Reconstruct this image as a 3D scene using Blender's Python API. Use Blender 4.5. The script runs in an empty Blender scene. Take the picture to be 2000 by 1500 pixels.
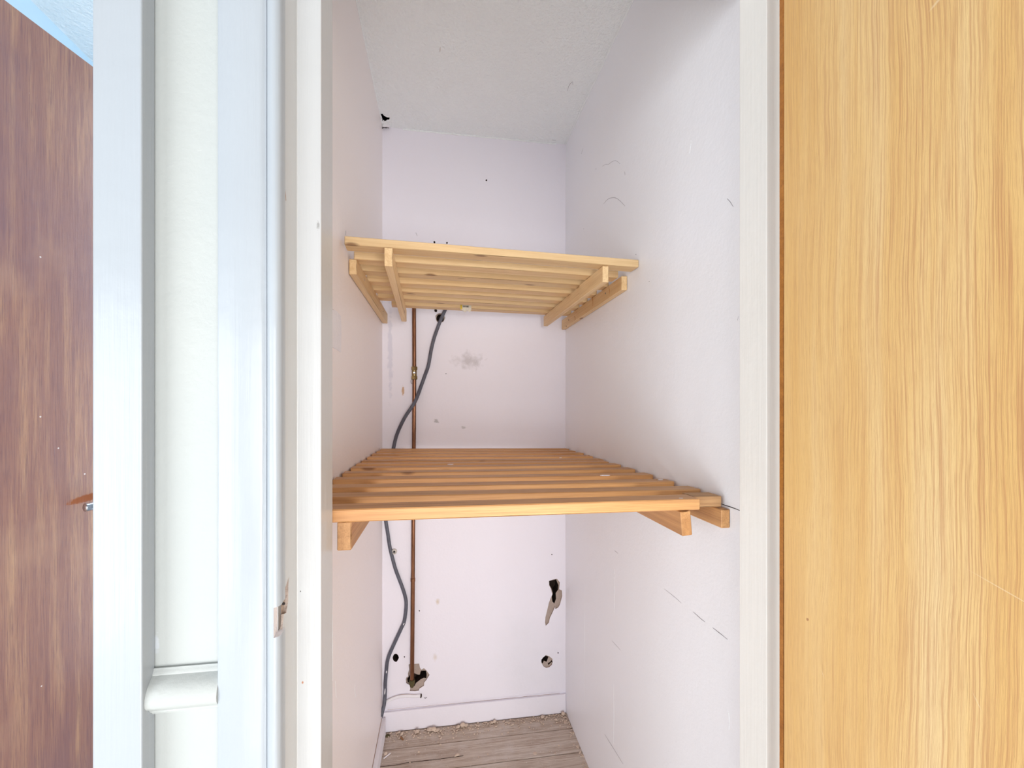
import bpy, bmesh, math, random
from mathutils import Vector, Matrix
from mathutils.noise import noise as pnoise

random.seed(7)
C = bpy.context.scene.collection
SC = bpy.context.scene

# ------------------------------------------------------------------ camera, world, lights
EYE = Vector((0.0, 0.0, 1.277))
F, YAW = 870.0, math.radians(9.0)
cd = bpy.data.cameras.new('camera'); cam = bpy.data.objects.new('camera', cd); C.objects.link(cam)
cam.location = EYE; cam.rotation_euler = (math.pi/2, 0, -YAW)
cd.sensor_fit = 'HORIZONTAL'; cd.sensor_width = 36; cd.lens = F/2000*36; cd.shift_y = 0.025
cd.clip_start = 0.01; SC.camera = cam

w = bpy.data.worlds.new('world'); SC.world = w; w.use_nodes = True
w.node_tree.nodes['Background'].inputs[0].default_value = (0.90, 0.95, 1.0, 1)
w.node_tree.nodes['Background'].inputs[1].default_value = 0.26

def area(name, loc, target, size, sizey, power, col):
    l = bpy.data.lights.new(name, 'AREA'); l.shape = 'RECTANGLE'; l.size = size; l.size_y = sizey
    l.energy = power; l.color = col
    o = bpy.data.objects.new(name, l); C.objects.link(o); o.location = loc
    o.rotation_euler = (Vector(target)-Vector(loc)).to_track_quat('-Z', 'Y').to_euler()
    return o
area('fill_light_front', (-0.5, -4.6, 1.15), (0.15, 1.2, 1.45), 2.4, 1.8, 88, (0.97, 0.985, 1.0))  # added fill, set far back so the cupboard's depth is lit evenly
area('window_light_left', (-2.0, -1.2, 0.95), (0.4, 1.0, 1.5), 1.6, 1.8, 56, (0.93, 0.97, 1.0))
area('fill_light_right', (0.75, -2.2, 0.95), (-0.2, 1.3, 1.5), 1.2, 1.8, 62, (0.99, 0.985, 0.985))  # added fill from the right, brightens the faces turned that way
area('low_fill_light', (0.15, -0.85, 0.12), (0.15, 1.5, 2.4), 1.5, 0.9, 19, (1.0, 0.99, 0.98))  # added low fill aimed upward to brighten the cupboard ceiling
area('left_room_fill', (-0.43, 1.35, 1.35), (-1.1, 1.25, 1.35), 0.8, 1.6, 13, (0.95, 0.98, 1.0))  # added fill hidden behind the casing, brightens the left room and its door

SC.view_settings.view_transform = 'Standard'; SC.view_settings.look = 'None'
SC.view_settings.exposure = -0.04; SC.view_settings.gamma = 1.0
SC.view_settings.use_curve_mapping = False
SC.cycles.max_bounces = 12; SC.cycles.diffuse_bounces = 8
SC.cycles.use_denoising = True

# ------------------------------------------------------------------ geometry helpers
cs, sn = math.cos(YAW), math.sin(YAW)
def ray(u, v):
    a = (u-1000)/F
    return Vector((cs*a+sn, -sn*a+cs, (800-v)/F))
def on_y(u, v, y):
    d = ray(u, v); return EYE + d*(y/d.y)
def on_x(u, v, x):
    d = ray(u, v); return EYE + d*(x/d.x)
def on_z(u, v, z):
    d = ray(u, v); return EYE + d*((z-EYE.z)/d.z)

def link(name, bm, mat, parent=None, smooth=False, world=True):
    me = bpy.data.meshes.new(name)
    bmesh.ops.recalc_face_normals(bm, faces=bm.faces)
    bm.to_mesh(me); bm.free()
    o = bpy.data.objects.new(name, me); C.objects.link(o)
    for m in (mat if isinstance(mat, (list, tuple)) else [mat]): me.materials.append(m)
    if smooth:
        for p in me.polygons: p.use_smooth = True
        try: me.set_sharp_from_angle(angle=math.radians(40))
        except Exception: pass
    if parent is not None:
        o.parent = parent
        if world: o.matrix_parent_inverse = parent.matrix_basis.inverted()
    return o

def tag(o, label=None, cat=None, group=None, kind=None):
    if label: o['label'] = label
    if cat: o['category'] = cat
    if group: o['group'] = group
    if kind: o['kind'] = kind
    return o

def empty(name, loc, rot=(0, 0, 0)):
    o = bpy.data.objects.new(name, None); C.objects.link(o)
    o.location = loc; o.rotation_euler = rot; o.empty_display_size = 0.02
    return o

def box_bm(x0, x1, y0, y1, z0, z1, bev=0.0, seg=1):
    bm = bmesh.new()
    vs = [bm.verts.new((x, y, z)) for z in (z0, z1) for y in (y0, y1) for x in (x0, x1)]
    for f in ((0,1,3,2),(4,5,7,6),(0,1,5,4),(2,3,7,6),(0,2,6,4),(1,3,7,5)):
        bm.faces.new([vs[i] for i in f])
    if bev: bmesh.ops.bevel(bm, geom=bm.edges[:], offset=bev, segments=seg, affect='EDGES', profile=0.5)
    return bm

def prism_z(pts, z0, z1, bev=0.0, seg=2):
    """extrude an (x, y) outline from z0 to z1"""
    bm = bmesh.new()
    a = [bm.verts.new((x, y, z0)) for x, y in pts]; b = [bm.verts.new((x, y, z1)) for x, y in pts]
    n = len(pts)
    sides = [bm.faces.new((a[i], a[(i+1) % n], b[(i+1) % n], b[i])) for i in range(n)]
    bm.faces.new(a); bm.faces.new(b)
    if bev:
        es = [e for e in bm.edges if abs(e.verts[0].co.z-e.verts[1].co.z) > 1e-4]
        bmesh.ops.bevel(bm, geom=es, offset=bev, segments=seg, affect='EDGES', profile=0.5)
    return bm

def prism_pts(p0, off):
    """prism from a closed 3-D outline p0 extruded by vector off"""
    bm = bmesh.new(); n = len(p0)
    a = [bm.verts.new(p) for p in p0]; b = [bm.verts.new(Vector(p)+off) for p in p0]
    for i in range(n): bm.faces.new((a[i], a[(i+1) % n], b[(i+1) % n], b[i]))
    fa = bm.faces.new(a); fb = bm.faces.new(b)
    bmesh.ops.triangulate(bm, faces=[fa, fb])
    return bm

def bar(name, p0, p1, w, h, mat, parent, bev=0.0012, roll=0.0):
    """a timber of section w x h whose centre line runs from p0 to p1; local X is its length"""
    p0, p1 = Vector(p0), Vector(p1); d = p1-p0; L = d.length; d.normalize()
    yv = Vector((0, 0, 1)).cross(d).normalized(); zv = d.cross(yv)
    bm = box_bm(-L/2, L/2, -w/2, w/2, -h/2, h/2, bev)
    me = bpy.data.meshes.new(name); bmesh.ops.recalc_face_normals(bm, faces=bm.faces); bm.to_mesh(me); bm.free()
    o = bpy.data.objects.new(name, me); C.objects.link(o); me.materials.append(mat)
    M = Matrix.Translation((p0+p1)/2) @ Matrix((d, yv, zv)).transposed().to_4x4() @ Matrix.Rotation(roll, 4, 'X')
    if parent is not None:
        o.parent = parent; o.matrix_basis = parent.matrix_basis.inverted() @ M
    else: o.matrix_basis = M
    return o

def tube_bm(pts, r, seg=12, flat=1.0, caps=True):
    bm = bmesh.new(); rings = []
    pts = [Vector(p) for p in pts]; n = len(pts)
    for i, p in enumerate(pts):
        t = (pts[min(i+1, n-1)]-pts[max(i-1, 0)]).normalized()
        ref = Vector((0, 1, 0)) if abs(t.y) < 0.9 else Vector((1, 0, 0))
        s = t.cross(ref).normalized(); q = s.cross(t).normalized()
        rr = r[i] if isinstance(r, (list, tuple)) else r
        rings.append([bm.verts.new(p + s*math.cos(k*2*math.pi/seg)*rr + q*math.sin(k*2*math.pi/seg)*rr*flat) for k in range(seg)])
    for i in range(n-1):
        for k in range(seg):
            bm.faces.new((rings[i][k], rings[i][(k+1) % seg], rings[i+1][(k+1) % seg], rings[i+1][k]))
    if caps: bm.faces.new(rings[0]); bm.faces.new(rings[-1])
    return bm

def spline(P, k=6):
    P = [Vector(p) for p in P]; out = []
    for i in range(len(P)-1):
        a = P[max(i-1, 0)]; b = P[i]; c = P[i+1]; d = P[min(i+2, len(P)-1)]
        for j in range(k):
            t = j/k
            out.append(0.5*((2*b)+(c-a)*t+(2*a-5*b+4*c-d)*t*t+(3*b-a-3*c+d)*t**3))
    out.append(P[-1]); return out

def lathe_bm(c, axis, prof, seg=16):
    """prof = [(distance along axis, radius)]"""
    c = Vector(c); axis = Vector(axis).normalized()
    s = axis.orthogonal().normalized(); q = axis.cross(s)
    bm = bmesh.new(); rings = []
    for d, r in prof:
        rings.append([bm.verts.new(c+axis*d+(s*math.cos(k*2*math.pi/seg)+q*math.sin(k*2*math.pi/seg))*r) for k in range(seg)])
    for i in range(len(rings)-1):
        for k in range(seg): bm.faces.new((rings[i][k], rings[i][(k+1) % seg], rings[i+1][(k+1) % seg], rings[i+1][k]))
    bm.faces.new(rings[0]); bm.faces.new(rings[-1])
    return bm

def carve(o, bm, mat):
    """cut the closed shape bm out of o; the new faces take the material mat"""
    me = bpy.data.meshes.new('cutter'); bmesh.ops.recalc_face_normals(bm, faces=bm.faces); bm.to_mesh(me); bm.free()
    me.materials.append(mat)
    c = bpy.data.objects.new('cutter', me); C.objects.link(c)
    m = o.modifiers.new('cut', 'BOOLEAN'); m.operation = 'DIFFERENCE'; m.solver = 'MANIFOLD'; m.object = c
    try: m.material_mode = 'TRANSFER'
    except Exception: pass
    bpy.context.view_layer.update(); dg = bpy.context.evaluated_depsgraph_get(); dg.update()
    new = bpy.data.meshes.new_from_object(o.evaluated_get(dg), preserve_all_data_layers=True, depsgraph=dg)
    o.modifiers.clear(); old = o.data
    if len(new.vertices) > 8: o.data = new; bpy.data.meshes.remove(old); o.data.name = o.name
    else: print('carve failed on', o.name, len(me.vertices)); bpy.data.meshes.remove(new)
    bpy.data.objects.remove(c); bpy.data.meshes.remove(me); o.update_tag()

# ------------------------------------------------------------------ materials
def lin(c):
    return tuple(((x/255)/12.92 if x/255 <= 0.04045 else ((x/255+0.055)/1.055)**2.4) for x in c)+(1.0,)

class Mat:
    def __init__(s, name, rough=0.5, metal=0.0, spec=0.5):
        s.m = bpy.data.materials.new(name); s.m.use_nodes = True; s.t = s.m.node_tree
        s.b = s.t.nodes['Principled BSDF']
        s.b.inputs['Roughness'].default_value = rough; s.b.inputs['Metallic'].default_value = metal
        s.b.inputs['Specular IOR Level'].default_value = spec
        s.tc = s.n('ShaderNodeTexCoord').outputs['Object']; s.h = None; s.bump_d = 0.001
    def n(s, k, **kw):
        x = s.t.nodes.new(k)
        for a, b in kw.items(): setattr(x, a, b)
        return x
    def l(s, a, b): s.t.links.new(a, b)
    def mapping(s, scale=(1, 1, 1), loc=(0, 0, 0), rnd=False, src=None):
        mp = s.n('ShaderNodeMapping'); mp.inputs['Scale'].default_value = scale; mp.inputs['Location'].default_value = loc
        src = src or s.tc
        if rnd:
            oi = s.n('ShaderNodeObjectInfo'); mu = s.n('ShaderNodeVectorMath', operation='SCALE')
            mu.inputs[0].default_value = (3.1, 7.7, 5.3); s.l(oi.outputs['Random'], mu.inputs['Scale'])
            ad = s.n('ShaderNodeVectorMath', operation='ADD'); s.l(src, ad.inputs[0]); s.l(mu.outputs[0], ad.inputs[1]); src = ad.outputs[0]
        s.l(src, mp.inputs['Vector']); return mp.outputs[0]
    def noise(s, vec, scale=5, detail=4, rough=0.55, dist=0.0):
        x = s.n('ShaderNodeTexNoise'); x.inputs['Scale'].default_value = scale; x.inputs['Detail'].default_value = detail
        x.inputs['Roughness'].default_value = rough; x.inputs['Distortion'].default_value = dist
        s.l(vec, x.inputs['Vector']); return x.outputs['Fac']
    def ramp(s, fac, stops):
        x = s.n('ShaderNodeValToRGB'); e = x.color_ramp.elements
        while len(e) < len(stops): e.new(0.5)
        for i, (p, c) in enumerate(stops): e[i].position = p; e[i].color = c if len(c) == 4 else lin(c)
        s.l(fac, x.inputs[0]); return x.outputs[0]
    def mix(s, fac, a, b, mode='MIX'):
        x = s.n('ShaderNodeMix', data_type='RGBA', blend_type=mode)
        for v, i in ((fac, 0), (a, 6), (b, 7)):
            if isinstance(v, (int, float)): x.inputs[i].default_value = v
            elif isinstance(v, tuple): x.inputs[i].default_value = v if len(v) == 4 else lin(v)
            else: s.l(v, x.inputs[i])
        return x.outputs[2]
    def math(s, op, a, b=0.0, c=None, clamp=False):
        x = s.n('ShaderNodeMath', operation=op, use_clamp=clamp)
        for i, v in enumerate((a, b, c)):
            if v is None: continue
            if isinstance(v, (int, float)): x.inputs[i].default_value = v
            else: s.l(v, x.inputs[i])
        return x.outputs[0]
    def spot(s, centre, radii, soft=0.5, wob=0.35, wscale=60, rot=None):
        """mask 1 inside an ellipsoid about centre, with a ragged rim"""
        mp = s.n('ShaderNodeMapping', vector_type='TEXTURE'); mp.inputs['Location'].default_value = centre
        mp.inputs['Scale'].default_value = radii
        if rot: mp.inputs['Rotation'].default_value = rot
        s.l(s.tc, mp.inputs['Vector'])
        ln = s.n('ShaderNodeVectorMath', operation='LENGTH'); s.l(mp.outputs[0], ln.inputs[0])
        nz = s.noise(s.tc, wscale, 3)
        v = s.math('MULTIPLY_ADD', s.math('SUBTRACT', nz, 0.5), wob*4, ln.outputs['Value'])
        mr = s.n('ShaderNodeMapRange'); mr.inputs['From Min'].default_value = 1.0; mr.inputs['From Max'].default_value = 1.0-soft
        s.l(v, mr.inputs['Value']); return mr.outputs[0]
    def bump(s, h, dist=0.001, strength=1.0):
        x = s.n('ShaderNodeBump'); x.inputs['Distance'].default_value = dist; x.inputs['Strength'].default_value = strength
        s.l(h, x.inputs['Height'])
        if s.h is not None: s.l(s.h, x.inputs['Normal'])
        s.h = x.outputs[0]
    def col(s, c):
        if isinstance(c, tuple): s.b.inputs['Base Color'].default_value = c if len(c) == 4 else lin(c)
        else: s.l(c, s.b.inputs['Base Color'])
    def done(s):
        if s.h is not None: s.l(s.h, s.b.inputs['Normal'])
        return s.m

def paint(name, a, b, rough=0.5, stip=0.0006, sscale=220, brush=None, spots=(), streaks=0.0, spec=0.4):
    m = Mat(name, rough, spec=spec)
    n1 = m.noise(m.tc, 3.0, 5, 0.6)
    c = m.ramp(n1, [(0.3, a), (0.7, b)])
    if streaks:
        n3 = m.noise(m.mapping((30, 30, 2.0)), 1.0, 4, 0.6)
        c = m.mix(m.math('MULTIPLY', m.math('GREATER_THAN', n3, 0.62), streaks), c, (190, 188, 190))
    for (ce, ra, co, st, kw) in spots:
        c = m.mix(m.math('MULTIPLY', m.spot(ce, ra, **kw), st), c, co)
    m.col(c)
    m.bump(m.noise(m.tc, sscale, 3, 0.6), stip)
    m.bump(m.noise(m.tc, 9, 3, 0.5), 0.004, 0.5)
    if brush: m.bump(m.noise(m.mapping(brush), 1.0, 3, 0.6), 0.0008, 0.6)
    return m.done()

def timber(name, light, mid, dark, rough=0.55, knots=0.6, ring=1.0, tint=0.0, bump=0.0004):
    m = Mat(name, rough, spec=0.35)
    v = m.mapping((1, 1, 1), rnd=True)
    st = m.mapping((0.9, 9, 9), src=v)
    warp = m.noise(st, 1.6, 3, 0.5)
    st2 = m.noise(m.mapping((1.4, 60, 60), src=v), 1.0, 3, 0.55, 0.6)
    st3 = m.noise(m.mapping((2.5, 170, 170), src=v), 1.0, 3, 0.6)
    fine = m.noise(m.mapping((9, 480, 480), src=v), 1.0, 4, 0.7)
    c = m.ramp(warp, [(0.25, mid), (0.7, light)])
    k2 = m.math('MULTIPLY', m.math('SUBTRACT', st2, 0.46, clamp=True), 4.0, clamp=True)
    c = m.mix(m.math('MULTIPLY', k2, 0.40*ring), c, dark)
    k3 = m.math('MULTIPLY', m.math('SUBTRACT', st3, 0.48, clamp=True), 3.5, clamp=True)
    c = m.mix(m.math('MULTIPLY', k3, 0.38), c, dark)
    c = m.mix(m.math('MULTIPLY', m.math('SUBTRACT', fine, 0.45, clamp=True), 1.6, clamp=True), c, dark)
    vo = m.n('ShaderNodeTexVoronoi', feature='F1'); vo.inputs['Scale'].default_value = 1.0
    m.l(m.mapping((10, 30, 30), src=v), vo.inputs['Vector'])
    kn = m.math('MULTIPLY', m.math('SUBTRACT', 0.21, vo.outputs['Distance'], clamp=True), 9.0, clamp=True)
    sel = m.n('ShaderNodeSeparateColor'); m.l(vo.outputs['Color'], sel.inputs[0])
    kn = m.math('MULTIPLY', kn, m.math('GREATER_THAN', sel.outputs[0], 1.0-0.22*knots))
    c = m.mix(m.math('MULTIPLY', kn, 0.75), c, (112, 66, 36))
    oi = m.n('ShaderNodeObjectInfo')
    hs = m.n('ShaderNodeHueSaturation'); m.l(c, hs.inputs['Color'])
    m.l(m.math('MULTIPLY_ADD', oi.outputs['Random'], 0.16, 0.92), hs.inputs['Value'])
    m.col(hs.outputs[0]); m.bump(fine, bump)
    return m.done()

# positions of marks on the back wall
YB = 1.828
def bw(u, v): return tuple(on_y(u, v, YB))
M_backwall = paint('pink_white_plaster_paint', (238, 235, 244), (238, 236, 245), 0.55, 0.0005, 160, spots=[
    (bw(915, 705), (0.065, 0.1, 0.04), (176, 170, 172), 0.55, dict(soft=0.9, wob=0.5, wscale=45)),
    (bw(787, 763), (0.006, 0.1, 0.02), (196, 150, 90), 0.8, dict(soft=0.4, wob=0.4, wscale=150)),
    (bw(762, 690), (0.011, 0.1, 0.20), (214, 214, 228), 0.7, dict(soft=0.5, wob=0.5, wscale=40)),
    (bw(855, 1175), (0.010, 0.1, 0.016), (206, 186, 150), 0.6, dict(soft=0.8, wob=0.3, wscale=80)),
    (bw(850, 1283), (0.010, 0.1, 0.020), (206, 186, 160), 0.4, dict(soft=0.8, wob=0.3, wscale=80)),
    (bw(852, 823), (0.012, 0.1, 0.008), (170, 170, 172), 0.7, dict(soft=0.5, wob=0.6, wscale=120)),
    (bw(905, 835), (0.010, 0.1, 0.006), (180, 180, 182), 0.6, dict(soft=0.5, wob=0.6, wscale=120)),
    (bw(1055, 1290), (0.25, 0.1, 0.25), (226, 226, 234), 0.5, dict(soft=0.9, wob=0.4, wscale=8)),
])
M_sidewall = paint('bounce_warmed_side_paint', (248, 241, 240), (247, 241, 240), 0.42, 0.0005, 140)  # wall white tinted warm, standing in for light bounced between the walls
M_rightwall = paint('daylight_cooled_side_paint', (243, 245, 251), (244, 246, 251), 0.42, 0.0005, 140)  # same wall white tinted cool, standing in for the bluer light on this side
M_ceiling = paint('stippled_ceiling_paint', (246, 251, 253), (247, 251, 253), 0.75, 0.007, 110)
M_artex = paint('coarse_textured_ceiling_paint', (232, 238, 240), (236, 240, 242), 0.8, 0.006, 75)
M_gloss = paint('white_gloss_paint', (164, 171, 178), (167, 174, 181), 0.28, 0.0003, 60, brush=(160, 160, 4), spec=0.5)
M_cream_lit = paint('brightened_cream_gloss_paint', (244, 244, 240), (246, 246, 242), 0.32, 0.0003, 60, brush=(160, 160, 4))  # same cream as the left jamb, lightened to make up for weaker light
M_cream_dimmed = paint('dimmed_cream_gloss_paint', (197, 199, 201), (200, 203, 205), 0.32, 0.0003, 60, brush=(160, 160, 4),  # same cream as the right jamb, darkened against the strong front light
    spots=[(tuple(on_y(591, 1333, 0.62)), (0.0016, 0.004, 0.0022), (176, 112, 74), 0.9, dict(soft=0.5, wob=0.1)),
           (tuple(on_y(587, 1155, 0.62)), (0.0009, 0.004, 0.0012), (70, 66, 60), 0.9, dict(soft=0.5, wob=0.1)),
           (tuple(on_y(621, 440, 0.62)), (0.0022, 0.004, 0.006), (150, 150, 150), 0.8, dict(soft=0.5, wob=0.5, wscale=300)),
           (tuple(on_y(586, 1200, 0.62)), (0.002, 0.004, 0.010), (196, 196, 196), 0.6, dict(soft=0.8, wob=0.3, wscale=120))])
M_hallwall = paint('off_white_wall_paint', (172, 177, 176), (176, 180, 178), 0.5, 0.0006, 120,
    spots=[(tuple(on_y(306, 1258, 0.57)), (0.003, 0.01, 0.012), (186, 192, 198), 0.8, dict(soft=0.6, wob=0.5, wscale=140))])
M_blue = paint('pale_blue_wall_paint', (203, 228, 243), (206, 230, 244), 0.5, 0.0004, 120)
M_plaster = paint('broken_plaster', (170, 152, 140), (190, 176, 168), 0.95, 0.004, 160)
M_filler = paint('white_filler', (244, 242, 246), (228, 226, 232), 0.8, 0.002, 90)
M_dark = paint('dark_cavity_brick', (46, 34, 28), (70, 52, 42), 0.95, 0.004, 90)
M_rubble = paint('plaster_rubble', (228, 210, 192), (188, 168, 152), 0.95, 0.003, 150)

M_pine_new = timber('pale_pine', (236, 208, 162), (225, 190, 140), (190, 146, 96), 0.5, knots=0.8, ring=0.8)
M_pine_old = timber('aged_orange_pine', (217, 168, 114), (202, 148, 94), (150, 98, 56), 0.42, knots=0.35, ring=1.1)
M_pine_dark = timber('brown_aged_pine', (206, 164, 118), (184, 138, 94), (132, 90, 58), 0.6, knots=0.1, ring=1.0)

def board_material():
    m = Mat('dusty_floorboard_wood', 0.8, spec=0.2)
    v = m.mapping((1, 1, 1), rnd=True)
    a = m.noise(m.mapping((3, 40, 40), src=v), 1.0, 5, 0.65)
    b = m.noise(m.mapping((9, 260, 260), src=v), 1.0, 4, 0.7)
    c = m.ramp(a, [(0.3, (184, 168, 154)), (0.55, (208, 196, 184)), (0.75, (220, 212, 204))])
    c = m.mix(m.math('MULTIPLY', m.math('SUBTRACT', b, 0.45, clamp=True), 3.0, clamp=True), c, (146, 120, 100))
    d = m.noise(m.tc, 14, 5, 0.7)
    c = m.mix(m.math('MULTIPLY', m.math('SUBTRACT', d, 0.5, clamp=True), 2.4, clamp=True), c, (214, 206, 200))
    sp = m.noise(m.tc, 170, 2, 0.5)
    c = m.mix(m.math('GREATER_THAN', sp, 0.71), c, (228, 222, 218))
    m.col(c); m.bump(b, 0.0008); m.bump(d, 0.002, 0.5); return m.done()
M_board = board_material()

def oak_material():
    """open grained veneer, grain along Z; Y runs across the leaf (local), finer near the hinge"""
    m = Mat('golden_oak_veneer', 0.38, spec=0.45)
    sx = m.n('ShaderNodeSeparateXYZ'); m.l(m.tc, sx.inputs[0])
    wob = m.noise(m.mapping((1, 1, 0.6)), 5.0, 3, 0.5)
    y = m.math('MULTIPLY_ADD', m.math('SUBTRACT', wob, 0.5), 0.030, sx.outputs['Y'])
    cm = m.n('ShaderNodeCombineXYZ'); m.l(y, cm.inputs[1]); m.l(sx.outputs['Z'], cm.inputs[2])
    big = m.noise(m.mapping((1, 16, 0.7), src=cm.outputs[0]), 1.0, 3, 0.6)
    lines = m.noise(m.mapping((1, 500, 4.5), src=cm.outputs[0]), 1.0, 3, 0.65)
    pores = m.noise(m.mapping((1, 1100, 30), src=cm.outputs[0]), 1.0, 3, 0.75)
    c = m.ramp(big, [(0.3, (233, 188, 118)), (0.52, (241, 203, 138)), (0.72, (248, 220, 166))])
    k = m.math('MULTIPLY', m.math('SUBTRACT', lines, 0.46, clamp=True), 6.0, clamp=True)
    cx = m.noise(m.mapping((1, 7, 1.2), src=cm.outputs[0]), 1.0, 2, 0.5)
    k = m.math('MULTIPLY', k, m.math('MULTIPLY_ADD', m.math('MULTIPLY', m.math('SUBTRACT', cx, 0.2, clamp=True), m.math('MULTIPLY_ADD', sx.outputs['Y'], -7.0, 0.35, clamp=True)), 2.1, 0.14))
    c = m.mix(m.math('MULTIPLY', k, 0.62), c, (196, 138, 96))
    p = m.math('MULTIPLY', m.math('SUBTRACT', pores, 0.48, clamp=True), 4.0, clamp=True)
    c = m.mix(m.math('MULTIPLY', p, 0.5), c, (196, 146, 100))
    for (u, v, ry, rz, rot) in ((1965, 1155, 0.034, 0.0007, 0.30), (1607, 1317, 0.0006, 0.006, -0.5), (1908, 1370, 0.0006, 0.009, -0.5), (1830, 4, 0.009, 0.002, -0.4)):
        q = on_x(u, v, 0.4870)
        c = m.mix(m.math('MULTIPLY', m.spot((0, q.y-DOOR2Y, q.z), (0.02, ry, rz), soft=0.6, wob=0.05, rot=(rot, 0, 0)), 0.6), c, (246, 222, 180))
    q = on_x(1577, 1210, 0.4870)
    c = m.mix(m.math('MULTIPLY', m.spot((0, q.y-DOOR2Y, q.z), (0.02, 0.0025, 0.003), soft=0.6, wob=0.4, wscale=300), 0.7), c, (170, 104, 70))
    m.col(c); m.bump(pores, 0.0004, 0.6); return m.done()
DOOR2Y = 0.583
M_oak = oak_material()
M_lip = timber('dark_oak_lipping', (196, 132, 60), (178, 112, 44), (126, 72, 26), 0.4, knots=0.0)

def mahogany_material():
    """local X along the leaf, Z up"""
    m = Mat('red_brown_varnished_veneer', 0.30, spec=0.75)
    v = m.tc
    a = m.noise(m.mapping((55, 1, 2.2)), 1.0, 5, 0.65, 0.4)
    b = m.noise(m.mapping((480, 1, 14)), 1.0, 4, 0.75)
    g = m.noise(m.mapping((4, 1, 1.6)), 1.0, 5, 0.62)
    c = m.ramp(a, [(0.28, (138, 98, 92)), (0.5, (160, 118, 102)), (0.72, (190, 150, 118))])
    c = m.mix(m.math('MULTIPLY', m.math('SUBTRACT', b, 0.46, clamp=True), 4.0, clamp=True), c, (122, 88, 88))
    c = m.mix(m.math('MULTIPLY', m.math('SUBTRACT', g, 0.46, clamp=True), 3.0, clamp=True), c, (134, 104, 112))
    g2 = m.noise(m.mapping((3, 1, 2.4), loc=(5, 0, 3)), 1.0, 4, 0.6)
    c = m.mix(m.math('MULTIPLY', m.math('SUBTRACT', g2, 0.5, clamp=True), 3.0, clamp=True), c, (198, 160, 132))
    sp = m.n('ShaderNodeTexVoronoi'); sp.inputs['Scale'].default_value = 22; m.l(v, sp.inputs['Vector'])
    c = m.mix(m.math('MULTIPLY', m.math('LESS_THAN', sp.outputs['Distance'], 0.035), 0.8), c, (236, 232, 230))
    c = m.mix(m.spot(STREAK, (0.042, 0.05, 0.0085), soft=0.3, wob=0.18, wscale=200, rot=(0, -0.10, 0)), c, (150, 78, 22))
    m.col(c); m.bump(b, 0.0003); return m.done()

def metal(name, col, rough, spots=None):
    m = Mat(name, rough, metal=1.0)
    n = m.noise(m.mapping((60, 60, 8)), 1.0, 4, 0.6)
    m.col(m.ramp(n, [(0.3, tuple(int(x*0.72) for x in col)), (0.62, col)])); m.bump(n, 0.0004)
    return m.done()
M_copper = metal('tarnished_copper', (150, 106, 80), 0.36)
M_brass = metal('dull_brass', (176, 152, 104), 0.36)
M_chrome = metal('chrome', (226, 228, 232), 0.12)
M_steel = metal('grey_steel', (150, 148, 146), 0.4)
M_verdigris = paint('greened_brass', (74, 66, 38), (96, 88, 52), 0.7, 0.001, 200)
def plain(name, col, rough=0.6, sc=60, amt=0.85):
    m = Mat(name, rough); n = m.noise(m.tc, sc, 4, 0.6)
    m.col(m.ramp(n, [(0.3, tuple(int(x*amt) for x in col)), (0.65, col)])); m.bump(n, 0.0003); return m.done()
M_cable = plain('grey_cable_sheath', (92, 94, 106), 0.5)
M_pencil = plain('grey_pencil_mark', (160, 156, 162), 0.8)
M_black = plain('black_mark', (52, 46, 48), 0.8)
M_whiteplastic = plain('white_plastic', (220, 214, 206), 0.4)
M_paper = plain('white_paper_label', (224, 216, 198), 0.7)
M_yellow = plain('yellow_label_print', (222, 190, 60), 0.7)
M_brown = plain('brown_crack', (186, 160, 146), 0.9)
M_brownbit = plain('brown_wood_splinter', (166, 112, 66), 0.8)

# ------------------------------------------------------------------ the setting
XL, XR = -0.232, 0.519
ZC = 2.400
def struct(o, label, cat): return tag(o, label, cat, kind='structure')

# back wall with its broken holes
wall_back = link('wall_back', box_bm(XL-0.10, XR+0.10, YB, YB+0.12, 0, ZC), [M_backwall])
def crop(pts, k, u0, v0): return [(u0+x/k, v0+y/k) for x, y in pts]
def hole(pts, depth, mat, jag=0.0):
    out = []
    n = len(pts)
    for i in range(n):
        a, b = Vector(pts[i]), Vector(pts[(i+1) % n]); out.append(tuple(a))
        if jag:
            for t in (0.33, 0.66):
                p = a.lerp(b, t); out.append((p.x+random.uniform(-jag, jag), p.y+random.uniform(-jag, jag)))
    P = [on_y(u, v, YB) for u, v in out]
    P = [Vector((p.x, YB-0.01, p.z)) for p in P]
    carve(wall_back, prism_pts(P, Vector((0, depth+0.01, 0))), mat)
def disc(u, v, ru, rv, n=9, j=0.18):
    return [(u+ru*math.cos(i*2*math.pi/n)*(1+random.uniform(-j, j)), v+rv*math.sin(i*2*math.pi/n)*(1+random.uniform(-j, j))) for i in range(n)]
h1 = crop([(270,420),(310,402),(440,400),(580,390),(600,500),(640,570),(720,525),(800,600),(885,720),(820,820),(800,860),(730,940),(720,1040),(590,1120),(570,1180),(460,1195),(300,1190),(320,1130),(300,1020),(200,960),(190,850),(210,790),(260,770),(250,680),(290,560)], 15, 780, 1270)
h1d = crop([(250,800),(300,720),(430,690),(500,715),(540,735),(600,730),(620,640),(640,605),(790,605),(812,720),(805,840),(720,830),(620,880),(560,930),(480,990),(430,1090),(340,1100),(305,1020),(215,955),(200,860)], 15, 780, 1270)
h2 = crop([(240,110),(300,90),(360,80),(400,130),(390,230),(430,250),(435,330),(410,420),(400,460),(375,500),(335,520),(330,490),(290,580),(255,650),(240,720),(195,765),(183,720),(190,640),(215,540),(240,430),(262,372),(290,310),(268,220),(245,180)], 7.5, 1040, 1120)
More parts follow.
